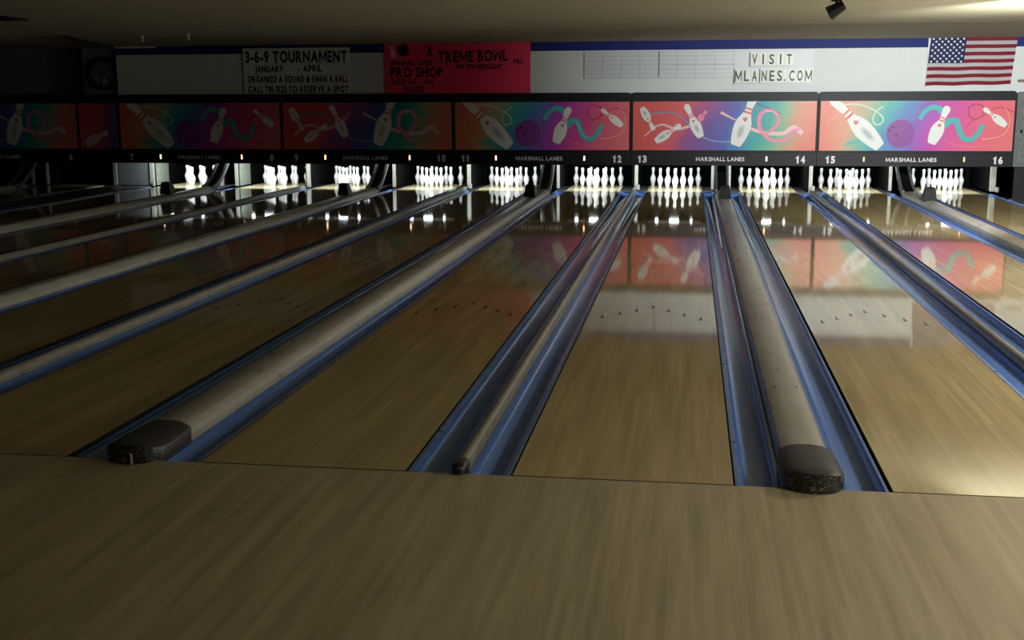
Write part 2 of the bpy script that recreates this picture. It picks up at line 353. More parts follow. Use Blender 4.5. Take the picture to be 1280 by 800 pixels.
# ------------------------------------------------------------------ ball return caps
CW = 0.262
CPROF = [(-.131, -.13), (-.131, -.03), (-.127, .020), (-.112, .052), (-.080, .070), (-.03, .080), (.02, .082), (.06, .078), (.088, .069), (.094, .065), (.118, .030), (.129, .004), (.131, -.03), (.131, -.13)]
def add_return(x, na, nb):
    t = empty('ball_return_cover', (x, 0, 0))
    dim = 'beige' if na > 10 else 'dim beige'
    tag(t, f'{dim} domed ball return cover between lanes {na} and {nb}', 'ball return', 'ball return covers')
    cuts = [0.40, 1.64, 4.55, 8.4, 12.3, 16.95]
    for a, b in zip(cuts, cuts[1:]):
        bm = bmesh.new(); prism_y(bm, CPROF, a+0.0015, b-0.0015); o = bm_obj('cover_segment', bm, M_cap, t); autosmooth(o, 32)
    for y in cuts[1:-1]:
        for sx in (-.062, .062):
            for dy in (0.03,):
                bm = bmesh.new(); bmesh.ops.create_cone(bm, cap_ends=True, segments=10, radius1=0.008, radius2=0.006, depth=0.005)
                bmesh.ops.translate(bm, verts=bm.verts, vec=(sx, y+dy, 0.0785 if sx > 0 else 0.0755)); bm_obj('screw', bm, mat('screw_dark', (0.05, 0.045, 0.04), 0.4), t)
    # rounded nose over the edge of the approach
    bm = bmesh.new(); hw = 0.148; plan = [(-0.134, 0.41), (-0.142, 0.30), (-hw, 0.16), (-hw, 0.07)]
    for i in range(1, 12):
        a = PI-PI*i/12; plan.append((hw*math.copysign(abs(math.cos(a))**0.92, math.cos(a)), 0.07-0.158*math.sin(a)**0.95))
    plan += [(hw, 0.07), (hw, 0.16), (0.142, 0.30), (0.134, 0.41)]
    def zt_(y): return 0.086+0.012*(0.41-y)/0.5
    r0 = [bm.verts.new((x_, y_, -0.018 if y_ > 0.003 else 0.0008)) for x_, y_ in plan]
    r1 = [bm.verts.new((x_, y_, zt_(y_)-0.040*(abs(x_)/hw)**4-0.006)) for x_, y_ in plan]
    r2 = [bm.verts.new((x_*0.955, y_ if y_ > 0.3 else y_+0.005, zt_(y_)-0.034*(abs(x_)/hw)**4)) for x_, y_ in plan]
    r3 = [bm.verts.new((x_*0.62, y_ if y_ > 0.3 else y_*0.92+0.03, zt_(y_)+0.004-0.006*(abs(x_)/hw)**2)) for x_, y_ in plan]
    r4 = [bm.verts.new((x_*0.2, y_ if y_ > 0.3 else y_*0.85+0.06, zt_(y_)+0.006)) for x_, y_ in plan]
    for a, b in ((r0, r1), (r1, r2), (r2, r3), (r3, r4)):
        for k in range(len(a)-1): bm.faces.new([a[k], a[k+1], b[k+1], b[k]])
    bm.faces.new(r4); bm.faces.new([r0[0], r1[0], r2[0], r3[0], r4[0], r4[-1], r3[-1], r2[-1], r1[-1], r0[-1]])
    o = bm_obj('nose', bm, [M_nosetop, M_nose], t); autosmooth(o, 38)
    for p in o.data.polygons:
        if abs(p.normal.z) < 0.55 and p.center.y < 0.1: p.material_index = 1
    o['label'] = 'worn black end nose'
    if na != 13: B('contact_strip', 0.03, 0.038, -0.0905, -0.082, 0.003, 0.055, M_txt, t)
    # curved guard rising into the mask
    def curve_pts(off):
        pts = []
        for i in range(11):
            u = i/10; pts.append((16.95+1.02*u-0.10*math.sin(PI*u), 0.04+0.62*u**2.2+off))
        return pts
    for sx in (-0.106, 0.106):
        a = curve_pts(0.06); b = curve_pts(-0.04)
        b[0] = (b[0][0], -0.03)
        bm = bmesh.new(); prism_x(bm, a+b[::-1], sx-0.022, sx+0.022); o = bm_obj('guard_rail', bm, M_guard, t); autosmooth(o, 30)
    a = curve_pts(0.0); b = curve_pts(-0.03)
    bm = bmesh.new(); prism_x(bm, a+b[::-1], -0.096, 0.096); o = bm_obj('dark_gap_plate', bm, M_black, t); autosmooth(o, 30)  # black plate holds the darkness of the gap between the rails
    return t
def add_box(x, na, nb):
    bm = bmesh.new()
    prof = [(-0.10, 0.0), (0.17, 0.0), (0.12, 0.10), (0.07, 0.215), (-0.075, 0.215), (-0.09, 0.20)]
    prism_x(bm, prof, -0.105, 0.105)
    for v in bm.verts:
        v.co.x *= 1.0-0.30*(v.co.z/0.215)
    bmesh.ops.bevel(bm, geom=list(bm.edges), offset=0.012, segments=2, affect='EDGES')
    t = empty('sensor_box', (x, 15.1, 0.0835)); tag(t, f'small black sensor box standing on the cover between lanes {na} and {nb}', 'sensor', 'sensor boxes')
    o = bm_obj('housing', bm, M_black, t); autosmooth(o, 30)
for (a, b), k in PAIRS.items():
    if k == 'r':
        x = (LX[a]+LX[b])/2
        add_return(x, a, b); add_box(x, a, b)

# ------------------------------------------------------------------ pins
PROF = [(0.0258, 0.0), (0.0285, 0.004), (0.0318, 0.019), (0.0398, 0.0572), (0.0491, 0.0857), (0.0575, 0.1143), (0.0601, 0.130), (0.0605, 0.1429), (0.0578, 0.1683),
        (0.0495, 0.1842), (0.0415, 0.200), (0.0313, 0.2210), (0.0247, 0.2381), (0.0232, 0.254), (0.0238, 0.270), (0.0262, 0.2985), (0.0302, 0.325), (0.0323, 0.343), (0.0313, 0.360), (0.0262, 0.371), (0.0175, 0.3775), (0.008, 0.3805)]
def pin_mesh():
    bm = bmesh.new(); S = 20; rings = []
    for r, z in PROF: rings.append([bm.verts.new((r*math.cos(2*PI*i/S), r*math.sin(2*PI*i/S), z)) for i in range(S)])
    for a, b in zip(rings, rings[1:]):
        for i in range(S): bm.faces.new([a[i], a[(i+1) % S], b[(i+1) % S], b[i]])
    bm.faces.new(rings[0][::-1]); bm.faces.new(rings[-1])
    me = bpy.data.meshes.new('pin_body'); bmesh.ops.recalc_face_normals(bm, faces=bm.faces); bm.to_mesh(me); bm.free()
    for p in me.polygons: p.use_smooth = True
    me.materials.append(M_pin)
    bm = bmesh.new()
    for (z0, z1, r0, r1) in ((0.250, 0.258, 0.0236, 0.0236), (0.268, 0.276, 0.0240, 0.0244)):
        a = [bm.verts.new((r0*math.cos(2*PI*i/S)*1.01, r0*math.sin(2*PI*i/S)*1.01, z0)) for i in range(S)]
        b = [bm.verts.new((r1*math.cos(2*PI*i/S)*1.01, r1*math.sin(2*PI*i/S)*1.01, z1)) for i in range(S)]
        for i in range(S): bm.faces.new([a[i], a[(i+1) % S], b[(i+1) % S], b[i]])
    me2 = bpy.data.meshes.new('neck_stripes'); bm.to_mesh(me2); bm.free(); me2.materials.append(M_pinred)
    return me, me2
ME_PIN, ME_STRIPE = pin_mesh()
SP = 0.3048
rowname = {0: ['front head pin'], 1: ['second-row left pin', 'second-row right pin'], 2: ['third-row left pin', 'third-row centre pin', 'third-row right pin'],
           3: ['back-row far left pin', 'back-row inner left pin', 'back-row inner right pin', 'back-row far right pin']}
for n in range(7, 17):
    for r in range(4):
        for k in range(r+1):
            x = LX[n]+(k-r/2)*SP; y = 18.29+r*SP*math.sqrt(3)/2
            o = link('bowling_pin', ME_PIN, None, None, (x, y, 0.0)); o.rotation_euler.z = random.random()*6
            tag(o, f'white {rowname[r][k]} standing on the lit deck of lane {n}', 'bowling pin', f'ten pins racked on lane {n}')
    
# ------------------------------------------------------------------ kickbacks, pits, pin lamps
def kick(x, w, n, label, strip=None, panel=None):
    t = empty('kickback', (x, 0, 0)); tag(t, label, 'pit partition', 'pit partitions')
    B('board', -w/2, w/2, 18.15, 19.80, 0.006, 1.28, M_kick, t, bev=0.004)
    if strip:
        B('edge_post', strip[0], strip[1], 18.06, 18.15, 0.006, 1.25, M_greypale, t, bev=0.006)
    if panel:
        B('side_panel', w/2, w/2+0.012, 18.20, 18.80, 0.0, 1.2, M_kickgreen, t, bev=0.003)
    return t
def foot_roller(t):   # pale roller block at the foot of the post
    bm = bmesh.new(); bmesh.ops.create_cone(bm, cap_ends=True, segments=14, radius1=0.035, radius2=0.035, depth=0.09)
    bmesh.ops.translate(bm, verts=bm.verts, vec=(0.07, 18.02, 0.045)); o = bm_obj('roller', bm, M_greypale, t); autosmooth(o, 40)
for (a, b), k in PAIRS.items():
    xm = (LX[a]+LX[b])/2
    if k == 'd':
        t = kick(xm, 0.10, a, f'black partition with a pale front post between the pits of lanes {a} and {b}', (0.0, 0.065)); foot_roller(t)
    elif k == 'r':
        for s, nn in ((-1, a), (1, b)):
            t = kick(xm+s*0.16, 0.05, nn, f'black pit partition beside the ball return on the side of lane {nn}', (-0.026, 0.026), panel=(s == 1 and nn in (8,)))
    else:
        t = kick(LX[6]+LW/2+0.30, 0.06, 6, 'grey pit partition on the outer side of lane 6', (-0.04, 0.04), panel=False)
        t = kick(LX[7]-LW/2-0.29, 0.10, 7, 'grey pit partition on the outer side of lane 7', (-0.03, 0.05), panel=True); foot_roller(t)
        o = B('service_panel', LX[6]+LW/2+0.36, LX[7]-LW/2-0.37, 18.10, 18.14, 0.006, 0.9, M_grey, bev=0.006); tag(o, 'grey service panel between the pits of lanes 6 and 7', 'panel')
t = kick(LX[5]-LW/2-0.3, 0.1, 5, 'black pit partition on the outer side of lane 5')
t = kick(LX[16]+LW/2+0.30, 0.1, 16, 'black pit partition with a pale post on the outer side of lane 16', (-0.05, 0.05)); foot_roller(t)
for n in range(5, 17):
    t = empty('pit_curtain', (LX[n], 0, 0)); tag(t, f'black pit curtain hanging behind the pins of lane {n}', 'curtain', 'pit curtains')
    bm = bmesh.new(); S = 24; a = []; b = []
    for i in range(S+1):
        u = i/S; x = -0.70+1.40*u; y = 19.85+0.025*math.sin(u*31+n)
        a.append(bm.verts.new((x, y, -0.05))); b.append(bm.verts.new((x, y, 1.25)))
    for i in range(S): bm.faces.new([a[i], a[i+1], b[i+1], b[i]])
    bmesh.ops.solidify(bm, geom=bm.faces[:], thickness=0.01)
    o = bm_obj('curtain_cloth', bm, M_curtain, t, smooth=True)
    B('curtain_rail', -0.74, 0.74, 19.84, 19.88, 1.25, 1.285, M_metal, t)

def aim(o, loc, tgt):
    o.location = loc; d = Vector(tgt)-Vector(loc); o.rotation_euler = d.to_track_quat('-Z', 'Y').to_euler()
for n in range(5, 17):
    on = n >= 7
    t = empty('pin_lamp', (LX[n], 17.62, 0.62)); tag(t, f'{"lit" if on else "unlit"} lamp hidden behind the mask above the deck of lane {n}', 'lamp', 'pin deck lamps')
    B('lamp_housing', -0.52, 0.52, -0.05, 0.40, 0.0, 0.05, M_metal, t, bev=0.005)
    for sx in (-0.5, 0.5): B('hanger', sx-0.01, sx+0.01, -0.01, 0.01, 0.05, 0.68, M_metal, t)
    for (x0, x1) in ((-0.37, -0.31), (-0.09, 0.09), (0.31, 0.35)):
        m = mat('lamp_tube_on', (1, 1, 1), 0.3, emit=(0.86, 0.97, 1.0), es=8.0) if on else mat('lamp_tube_off', (0.3, 0.3, 0.3), 0.3)
        B('lamp_tube', x0, x1, 0.31, 0.354, -0.045, 0.0, m, t, bev=0.008)
    if on:
        ld = bpy.data.lights.new('pin_light', 'AREA'); ld.shape = 'RECTANGLE'; ld.size = 0.85; ld.size_y = 0.05; ld.energy = PIN_LAMP_W
        ld.color = (0.88, 0.97, 1.0)
        lo = bpy.data.objects.new('pin_light', ld); COL.objects.link(lo)
        aim(lo, (LX[n], 17.62, 0.605), (LX[n], 18.75, 0.10)); lo.visible_glossy = True

# ------------------------------------------------------------------ added lamps out of frame
for i, (kind_, loc, tgt, W_, colr, cone, rad) in enumerate(ADDED_LAMPS):
    ld = bpy.data.lights.new('added_spot', 'SPOT'); ld.energy = W_; ld.color = colr; ld.spot_size = math.radians(cone); ld.spot_blend = 1.0; ld.shadow_soft_size = rad
    lo = bpy.data.objects.new('added_spot', ld); COL.objects.link(lo); aim(lo, loc, tgt)
    where = {0: 'aimed at the end wall', 2: 'above the approach', 3: 'above the near end of lane sixteen', 4: 'above the middle of lane sixteen', 5: 'beside the approach', 6: 'beside the near end of the lanes', 7: 'beside the middle of the lanes'}.get(i, '')
    if kind_ in ('spot', 'down'):
        t = empty('added_ceiling_lamp', (loc[0], loc[1]-(0.2 if kind_ == 'spot' else 0), CEIL-0.018)); tag(t, 'added black ceiling lamp '+where, 'lamp')
        B('mount', -0.06, 0.06, -0.06, 0.06, -0.02, 0, M_black, t)
        B('lamp_head', -0.05, 0.05, -0.05, 0.05, -0.06, -0.02, M_black, t, bev=0.01)
    elif kind_ == 'up':
        t = empty('added_uplight', (loc[0], loc[1], CEIL-0.018)); tag(t, 'added pendant lamp brightening the ceiling from out of view', 'lamp')
        B('rod', -0.008, 0.008, 0.2, 0.216, -1.5, 0, M_metal, t); B('bowl', -0.16, 0.16, -0.16, 0.22, -1.60, -1.50, M_metal, t, bev=0.02)
    else:
        t = empty('added_wall_lamp', (7.3, loc[1], loc[2])); tag(t, 'added white wall lamp '+where, 'lamp', 'added wall lamps')
        B('back_plate', -0.02, 0.0, -0.12, 0.12, -0.12, 0.12, M_metal, t, bev=0.005)
        B('lamp_shade', -0.07, -0.02, -0.09, 0.09, -0.09, 0.09, M_signw, t, bev=0.01)

# ------------------------------------------------------------------ masking units
SCOUNT = [0]
def stroke(bm, pts, w0, w1, y):
    SCOUNT[0] = (SCOUNT[0]+1) % 7; y = y-0.00035*SCOUNT[0]; slope = 0.0002
    """flat ribbon in the xz plane facing -y, thin slab"""
    n = len(pts); Lf = []; Rt = []
    for i, p in enumerate(pts):
        a = Vector(pts[max(i-1, 0)]); b = Vector(pts[min(i+1, n-1)]); d = (b-a)
        d = d.normalized() if d.length > 1e-9 else Vector((1, 0))
        w_ = (w0+(w1-w0)*i/(n-1))/2; nn = Vector((-d.y, d.x))*w_
        yy = y-0.0006*i/n
        Lf.append(bm.verts.new((p[0]+nn.x, yy, p[1]+nn.y))); Rt.append(bm.verts.new((p[0]-nn.x, yy, p[1]-nn.y)))
    for i in range(n-1): bm.faces.new([Lf[i], Lf[i+1], Rt[i+1], Rt[i]])
def smooth_pts(pts, k=6):
    P = [pts[0]]+list(pts)+[pts[-1]]; out = []
    for i in range(1, len(P)-2):
        p0, p1, p2, p3 = [Vector(q) for q in P[i-1:i+3]]
        for j in range(k):
            t = j/k; out.append(tuple(0.5*((2*p1)+(p2-p0)*t+(2*p0-5*p1+4*p2-p3)*t*t+(3*p1-p0-3*p2+p3)*t**3)))
    out.append(tuple(P[-2])); return out
PINW = [(0.0, 0.26), (0.02, 0.32), (0.12, 0.42), (0.25, 0.5), (0.36, 0.52), (0.46, 0.46), (0.56, 0.30), (0.64, 0.215), (0.72, 0.21), (0.82, 0.26), (0.91, 0.30), (0.97, 0.22), (1.0, 0.06)]
def pin2d(bm, base, head, w, y, cut=None, clipz=None):
    b = Vector(base); h = Vector(head); d = h-b; nn = Vector((-d.y, d.x)).normalized()
    Lf = []; Rt = []
    for t, q in PINW:
        c = b+d*t; a_ = c+nn*w*q/0.52/2; b_ = c-nn*w*q/0.52/2
        if clipz is not None: a_.y = min(a_.y, clipz); b_.y = min(b_.y, clipz)
        Lf.append(bm.verts.new((a_.x, y, a_.y))); Rt.append(bm.verts.new((b_.x, y, b_.y)))
    for i in range(len(Lf)-1): bm.faces.new([Lf[i], Lf[i+1], Rt[i+1], Rt[i]])
def band2d(bm, base, head, w, t0, t1, y):
    b = Vector(base); h = Vector(head); d = h-b; nn = Vector((-d.y, d.x)).normalized()
    def q(t):
        for (a, wa), (c, wc) in zip(PINW, PINW[1:]):
            if a <= t <= c: return (wa+(wc-wa)*(t-a)/(c-a))/0.52/2*w
        return 0
    vs = [b+d*t0+nn*q(t0), b+d*t1+nn*q(t1), b+d*t1-nn*q(t1), b+d*t0-nn*q(t0)]
    bm.faces.new([bm.verts.new((v.x, y, v.y)) for v in vs])
def disc(bm, c, rx, rz, y, rot=0, S=24):
    vs = []
    for i in range(S):
        a = 2*PI*i/S; x = rx*math.cos(a); z = rz*math.sin(a)
        vs.append(bm.verts.new((c[0]+x*math.cos(rot)-z*math.sin(rot), y, c[1]+x*math.sin(rot)+z*math.cos(rot))))
    bm.faces.new(vs)
def diamond(bm, c, s, y): bm.faces.new([bm.verts.new((c[0]+dx*s, y, c[1]+dz*s)) for dx, dz in ((0, -1), (.85, .1), (.45, .8), (0, .45), (-.45, .8), (-.85, .1))])
P_white = mat('print_white', (0.74, 0.75, 0.72), 0.45); P_grey = mat('print_grey', (0.42, 0.44, 0.43), 0.45); P_grey2 = mat('print_light_grey', (0.58, 0.60, 0.58), 0.45)
P_coral = mat('print_coral', (0.72, 0.13, 0.10), 0.45); P_teal = mat('print_teal', (0.05, 0.42, 0.42), 0.45); P_teal2 = mat('print_pale_teal', (0.22, 0.60, 0.58), 0.45)
P_ball = mat('print_purple', (0.22, 0.035, 0.28), 0.45); P_dkp = mat('print_dark_purple', (0.05, 0.008, 0.07), 0.45); P_red = mat('print_wine', (0.30, 0.02, 0.07), 0.45)
P_pink = mat('print_pink', (0.78, 0.22, 0.36), 0.45); P_pale = mat('print_pale_pink', (0.80, 0.50, 0.50), 0.45); P_sand = mat('print_sand', (0.74, 0.60, 0.38), 0.45)
P_sage = mat('print_sage', (0.55, 0.66, 0.50), 0.45); P_blue = mat('print_slate_blue', (0.16, 0.30, 0.48), 0.45); P_orange = mat('print_orange', (0.85, 0.36, 0.22), 0.45)
def art_mat(name, stops, width):
    m = mat(name, (0.5, 0.5, 0.5), 0.42)
    tc = N(m, 'ShaderNodeTexCoord'); sx = N(m, 'ShaderNodeSeparateXYZ'); L(m, tc.outputs['Object'], sx.inputs[0])
    nz = N(m, 'ShaderNodeTexNoise'); nz.inputs['Scale'].default_value = 1.6; nz.inputs['Detail'].default_value = 1; L(m, tc.outputs['Object'], nz.inputs['Vector'])
    mr = N(m, 'ShaderNodeMapRange'); mr.inputs['To Min'].default_value = -0.10; mr.inputs['To Max'].default_value = 0.10; L(m, nz.outputs['Fac'], mr.inputs['Value'])
    dz = N(m, 'ShaderNodeMath', operation='MULTIPLY'); dz.inputs[1].default_value = -0.10; L(m, sx.outputs[2], dz.inputs[0])
    dv = N(m, 'ShaderNodeMath', operation='DIVIDE'); dv.inputs[1].default_value = width; L(m, sx.outputs[0], dv.inputs[0])
    a1 = N(m, 'ShaderNodeMath', operation='ADD'); L(m, dv.outputs[0], a1.inputs[0]); L(m, mr.outputs[0], a1.inputs[1])
    a2 = N(m, 'ShaderNodeMath', operation='ADD'); L(m, a1.outputs[0], a2.inputs[0]); L(m, dz.outputs[0], a2.inputs[1])
    cr = N(m, 'ShaderNodeValToRGB'); e = cr.color_ramp.elements
    e[0].position = stops[0][0]; e[0].color = (*stops[0][1], 1); e[1].position = stops[-1][0]; e[1].color = (*stops[-1][1], 1)
    for p, c in stops[1:-1]: q = e.new(p); q.color = (*c, 1)
    L(m, a2.outputs[0], cr.inputs[0]); L(m, cr.outputs[0], bsdf(m).inputs['Base Color'])
    return m
PW = 3.26
STOP_A = [(0.0, (.70, .17, .10)), (0.11, (.62, .30, .17)), (0.20, (.16, .40, .26)), (0.29, (.03, .36, .37)), (0.37, (.06, .20, .46)), (0.47, (.22, .07, .42)), (0.58, (.46, .04, .38)), (0.70, (.64, .07, .26)), (0.84, (.74, .12, .18)), (1.0, (.74, .17, .17))]
STOP_B = [(0.0, (.68, .10, .08)), (0.20, (.66, .10, .12)), (0.30, (.36, .07, .22)), (0.40, (.14, .07, .33)), (0.50, (.06, .09, .40)), (0.60, (.03, .24, .40)), (0.70, (.03, .36, .30)), (0.79, (.20, .40, .24)), (0.87, (.64, .24, .14)), (1.0, (.72, .13, .10))]
M_artA = art_mat('art_gradient_a', STOP_A, PW); M_artB = art_mat('art_gradient_b', STOP_B, PW)
TXT = {}
def text_mesh(s, bold=0.0):
    key = (s, bold)
    if key in TXT: return TXT[key]
    cu = bpy.data.curves.new('t', 'FONT'); cu.body = s; cu.size = 1; cu.offset = bold; cu.resolution_u = 3; cu.space_character = 1.05
    ob = bpy.data.objects.new('t', cu); COL.objects.link(ob)
    dg = bpy.context.evaluated_depsgraph_get(); me = bpy.data.meshes.new_from_object(ob.evaluated_get(dg))
    vs = [tuple(v.co) for v in me.vertices]; fs = [tuple(p.vertices) for p in me.polygons]
    bpy.data.objects.remove(ob); bpy.data.curves.remove(cu); bpy.data.meshes.remove(me)
    TXT[key] = (vs, fs); return TXT[key]
def glyph(ch, bold):
    """verts, faces, width of one character with height 1"""
    if ch in 'MW':
        t = 0.11+bold*1.3; w_ = 1.0
        P = [(0, 0), (0, 1), (t*1.15, 1), (w_/2, .34), (w_-t*1.15, 1), (w_, 1), (w_, 0), (w_-t, 0), (w_-t, .64), (w_/2, .08), (t, .64), (t, 0)]
        if ch == 'W': P = [(x_, 1-y_) for x_, y_ in P]
        return P, [(0, 1, 2, 10), (0, 10, 11), (2, 3, 9, 10), (3, 4, 8, 9), (4, 5, 6, 8), (6, 7, 8)], w_
    vs, fs = text_mesh(ch, bold)
    hv, _ = text_mesh('H', bold); H0 = min(v[1] for v in hv); H1 = max(v[1] for v in hv)
    ax = min(v[0] for v in vs); k = 1/(H1-H0)
    V = [((v[0]-ax)*k, (v[1]-H0)*k) for v in vs]
    return V, fs, max(v[0] for v in V)
def lettering(name, s, x0, x1, z0, z1, y, m, parent, bold=0.02, shear=0.0):
    V = []; F = []; pen = 0.0
    for ch in s:
        if ch == ' ': pen += 0.42; continue
        gv, gf, gw = glyph(ch, bold)
        F += [tuple(k+len(V) for k in f) for f in gf]; V += [(pen+a, b) for a, b in gv]; pen += gw+0.14
    ax = min(v[0] for v in V); bx = max(v[0] for v in V)
    one = len(s) == 1
    az = min(v[1] for v in V) if one else 0.0; bz = max(v[1] for v in V) if one else 1.0
    V = [(x0+(x1-x0)*(v[0]-ax)/(bx-ax), y, z0+(z1-z0)*(v[1]-az)/(bz-az)+shear*(v[0]-ax)/(bx-ax)) for v in V]
    me = bpy.data.meshes.new(name); me.from_pydata(V, [], F)
    bm = bmesh.new(); bm.from_mesh(me); bmesh.ops.remove_doubles(bm, verts=bm.verts, dist=1e-6)
    r = bmesh.ops.extrude_face_region(bm, geom=bm.faces[:])
    bmesh.ops.translate(bm, verts=[e for e in r['geom'] if isinstance(e, bmesh.types.BMVert)], vec=(0, 0.003, 0))
    bmesh.ops.recalc_face_normals(bm, faces=bm.faces)
    bm.to_mesh(me); bm.free()
    return link(name, me, m, parent)

def lane_number(s, xc, z0, z1, y, m, parent):
    h = z1-z0; cw = h*0.72; tot = cw*len(s)*0.92 if len(s) > 1 else cw
    bm = bmesh.new()
    for i, ch in enumerate(s):
        x0 = xc-tot/2+i*tot/len(s); w_ = tot/len(s)
        if ch == '1':
            P = [(0.30, 0), (0.66, 0), (0.66, 1), (0.44, 1), (0.36, .86), (0.08, .80), (0.08, .62), (0.30, .64)]
            a = [bm.verts.new((x0+px_*w_, y, z0+pz_*h)) for px_, pz_ in P]; bm.faces.new(a)
        else:
            vs, fs = text_mesh(ch, 0.05)
            ax = min(v[0] for v in vs); bx = max(v[0] for v in vs); az = min(v[1] for v in vs); bz = max(v[1] for v in vs)
            q = [bm.verts.new((x0+(0.08+0.84*(v[0]-ax)/(bx-ax))*w_, y, z0+(v[1]-az)/(bz-az)*h)) for v in vs]
            for f in fs:
                try: bm.faces.new([q[k] for k in f])
                except ValueError: pass
    r = bmesh.ops.extrude_face_region(bm, geom=bm.faces[:])
    bmesh.ops.translate(bm, verts=[e for e in r['geom'] if isinstance(e, bmesh.types.BMVert)], vec=(0, 0.003, 0))
    return bm_obj('lane_number', bm, m, parent)

PZ0, PZ1 = 0.815, 1.702
def artA(parent, w):
    H = PZ1-PZ0
    F = lambda zx, zy: ((zx-28)/884*w, (590-zy)/240*H)
    ST = lambda name, pts, w0, w1, m, y=-0.003: bm_obj(name, (lambda b: (stroke(b, smooth_pts([F(*p) for p in pts]), w0, w1, y), b)[1])(bmesh.new()), m, parent)
    ST('printed_ribbon', [(140, 368), (190, 366), (240, 378), (285, 400), (318, 432), (312, 458), (282, 462), (272, 430), (290, 395), (318, 376)], .028, .022, P_sage)
    ST('printed_ribbon', [(60, 455), (100, 420), (130, 395)], .012, .006, P_orange)
    ST('printed_ribbon', [(150, 560), (205, 545), (250, 528), (290, 520)], .05, .01, P_teal)
    ST('printed_ribbon', [(700, 472), (735, 440), (770, 425)], .012, .010, P_red)
    ST('printed_ribbon', [(770, 425), (800, 400), (845, 382), (880, 392), (910, 406)], .012, .010, P_red)
    ST('printed_ribbon', [(770, 378), (735, 366), (706, 385), (708, 420), (735, 438), (765, 425), (775, 395), (768, 375)], .014, .014, P_red)
    ST('printed_ribbon', [(862, 375), (888, 420), (892, 470), (868, 512), (820, 528), (775, 534)], .008, .022, P_orange)
    ST('printed_ribbon', [(600, 535), (650, 558), (720, 568), (790, 565)], .006, .010, P_pink)
    ST('printed_ribbon', [(488, 438), (505, 405), (540, 382), (575, 388), (585, 410)], .075, .10, P_teal)
    ST('printed_ribbon', [(600, 470), (625, 445), (655, 450), (668, 490), (690, 528), (725, 535), (755, 505), (775, 462)], .11, .075, P_teal)
    ST('printed_ribbon', [(648, 447), (664, 480), (682, 515), (705, 532)], .03, .02, P_teal2, -0.004)
    bm = bmesh.new(); disc(bm, F(402, 507), .245, .250, -0.003); o = bm_obj('printed_ball', bm, P_ball, parent)
    bm = bmesh.new()
    for q in ((368, 476), (350, 492), (384, 516)): disc(bm, F(*q), .024, .026, -0.005, S=12)
    bm_obj('printed_holes', bm, P_dkp, parent)
    for base, head, ww in (((312, 572), (72, 330), .33), ((545, 556), (612, 376), .235), ((878, 470), (772, 386), .14)):
        bq, hq = F(*base), F(*head)
        bm = bmesh.new(); pin2d(bm, bq, hq, ww, -0.006, clipz=H-0.004); bm_obj('printed_pin', bm, P_white, parent)
        bm = bmesh.new(); band2d(bm, bq, hq, ww, 0.60, 0.635, -0.008); band2d(bm, bq, hq, ww, 0.67, 0.70, -0.008)
        c = Vector(bq)+(Vector(hq)-Vector(bq))*0.49; diamond(bm, c, ww*0.17, -0.008); bm_obj('printed_stripes', bm, P_coral, parent)
        c = Vector(bq)+(Vector(hq)-Vector(bq))*0.26; d = Vector(hq)-Vector(bq)
        if ww > .3:
            bm = bmesh.new(); disc(bm, c, d.length*0.135, ww*0.19, -0.0075, math.atan2(d.y, d.x)); bm_obj('printed_shading', bm, P_grey2, parent)
            bm = bmesh.new(); disc(bm, c, d.length*0.09, ww*0.11, -0.0085, math.atan2(d.y, d.x)); bm_obj('printed_shading', bm, P_grey, parent)
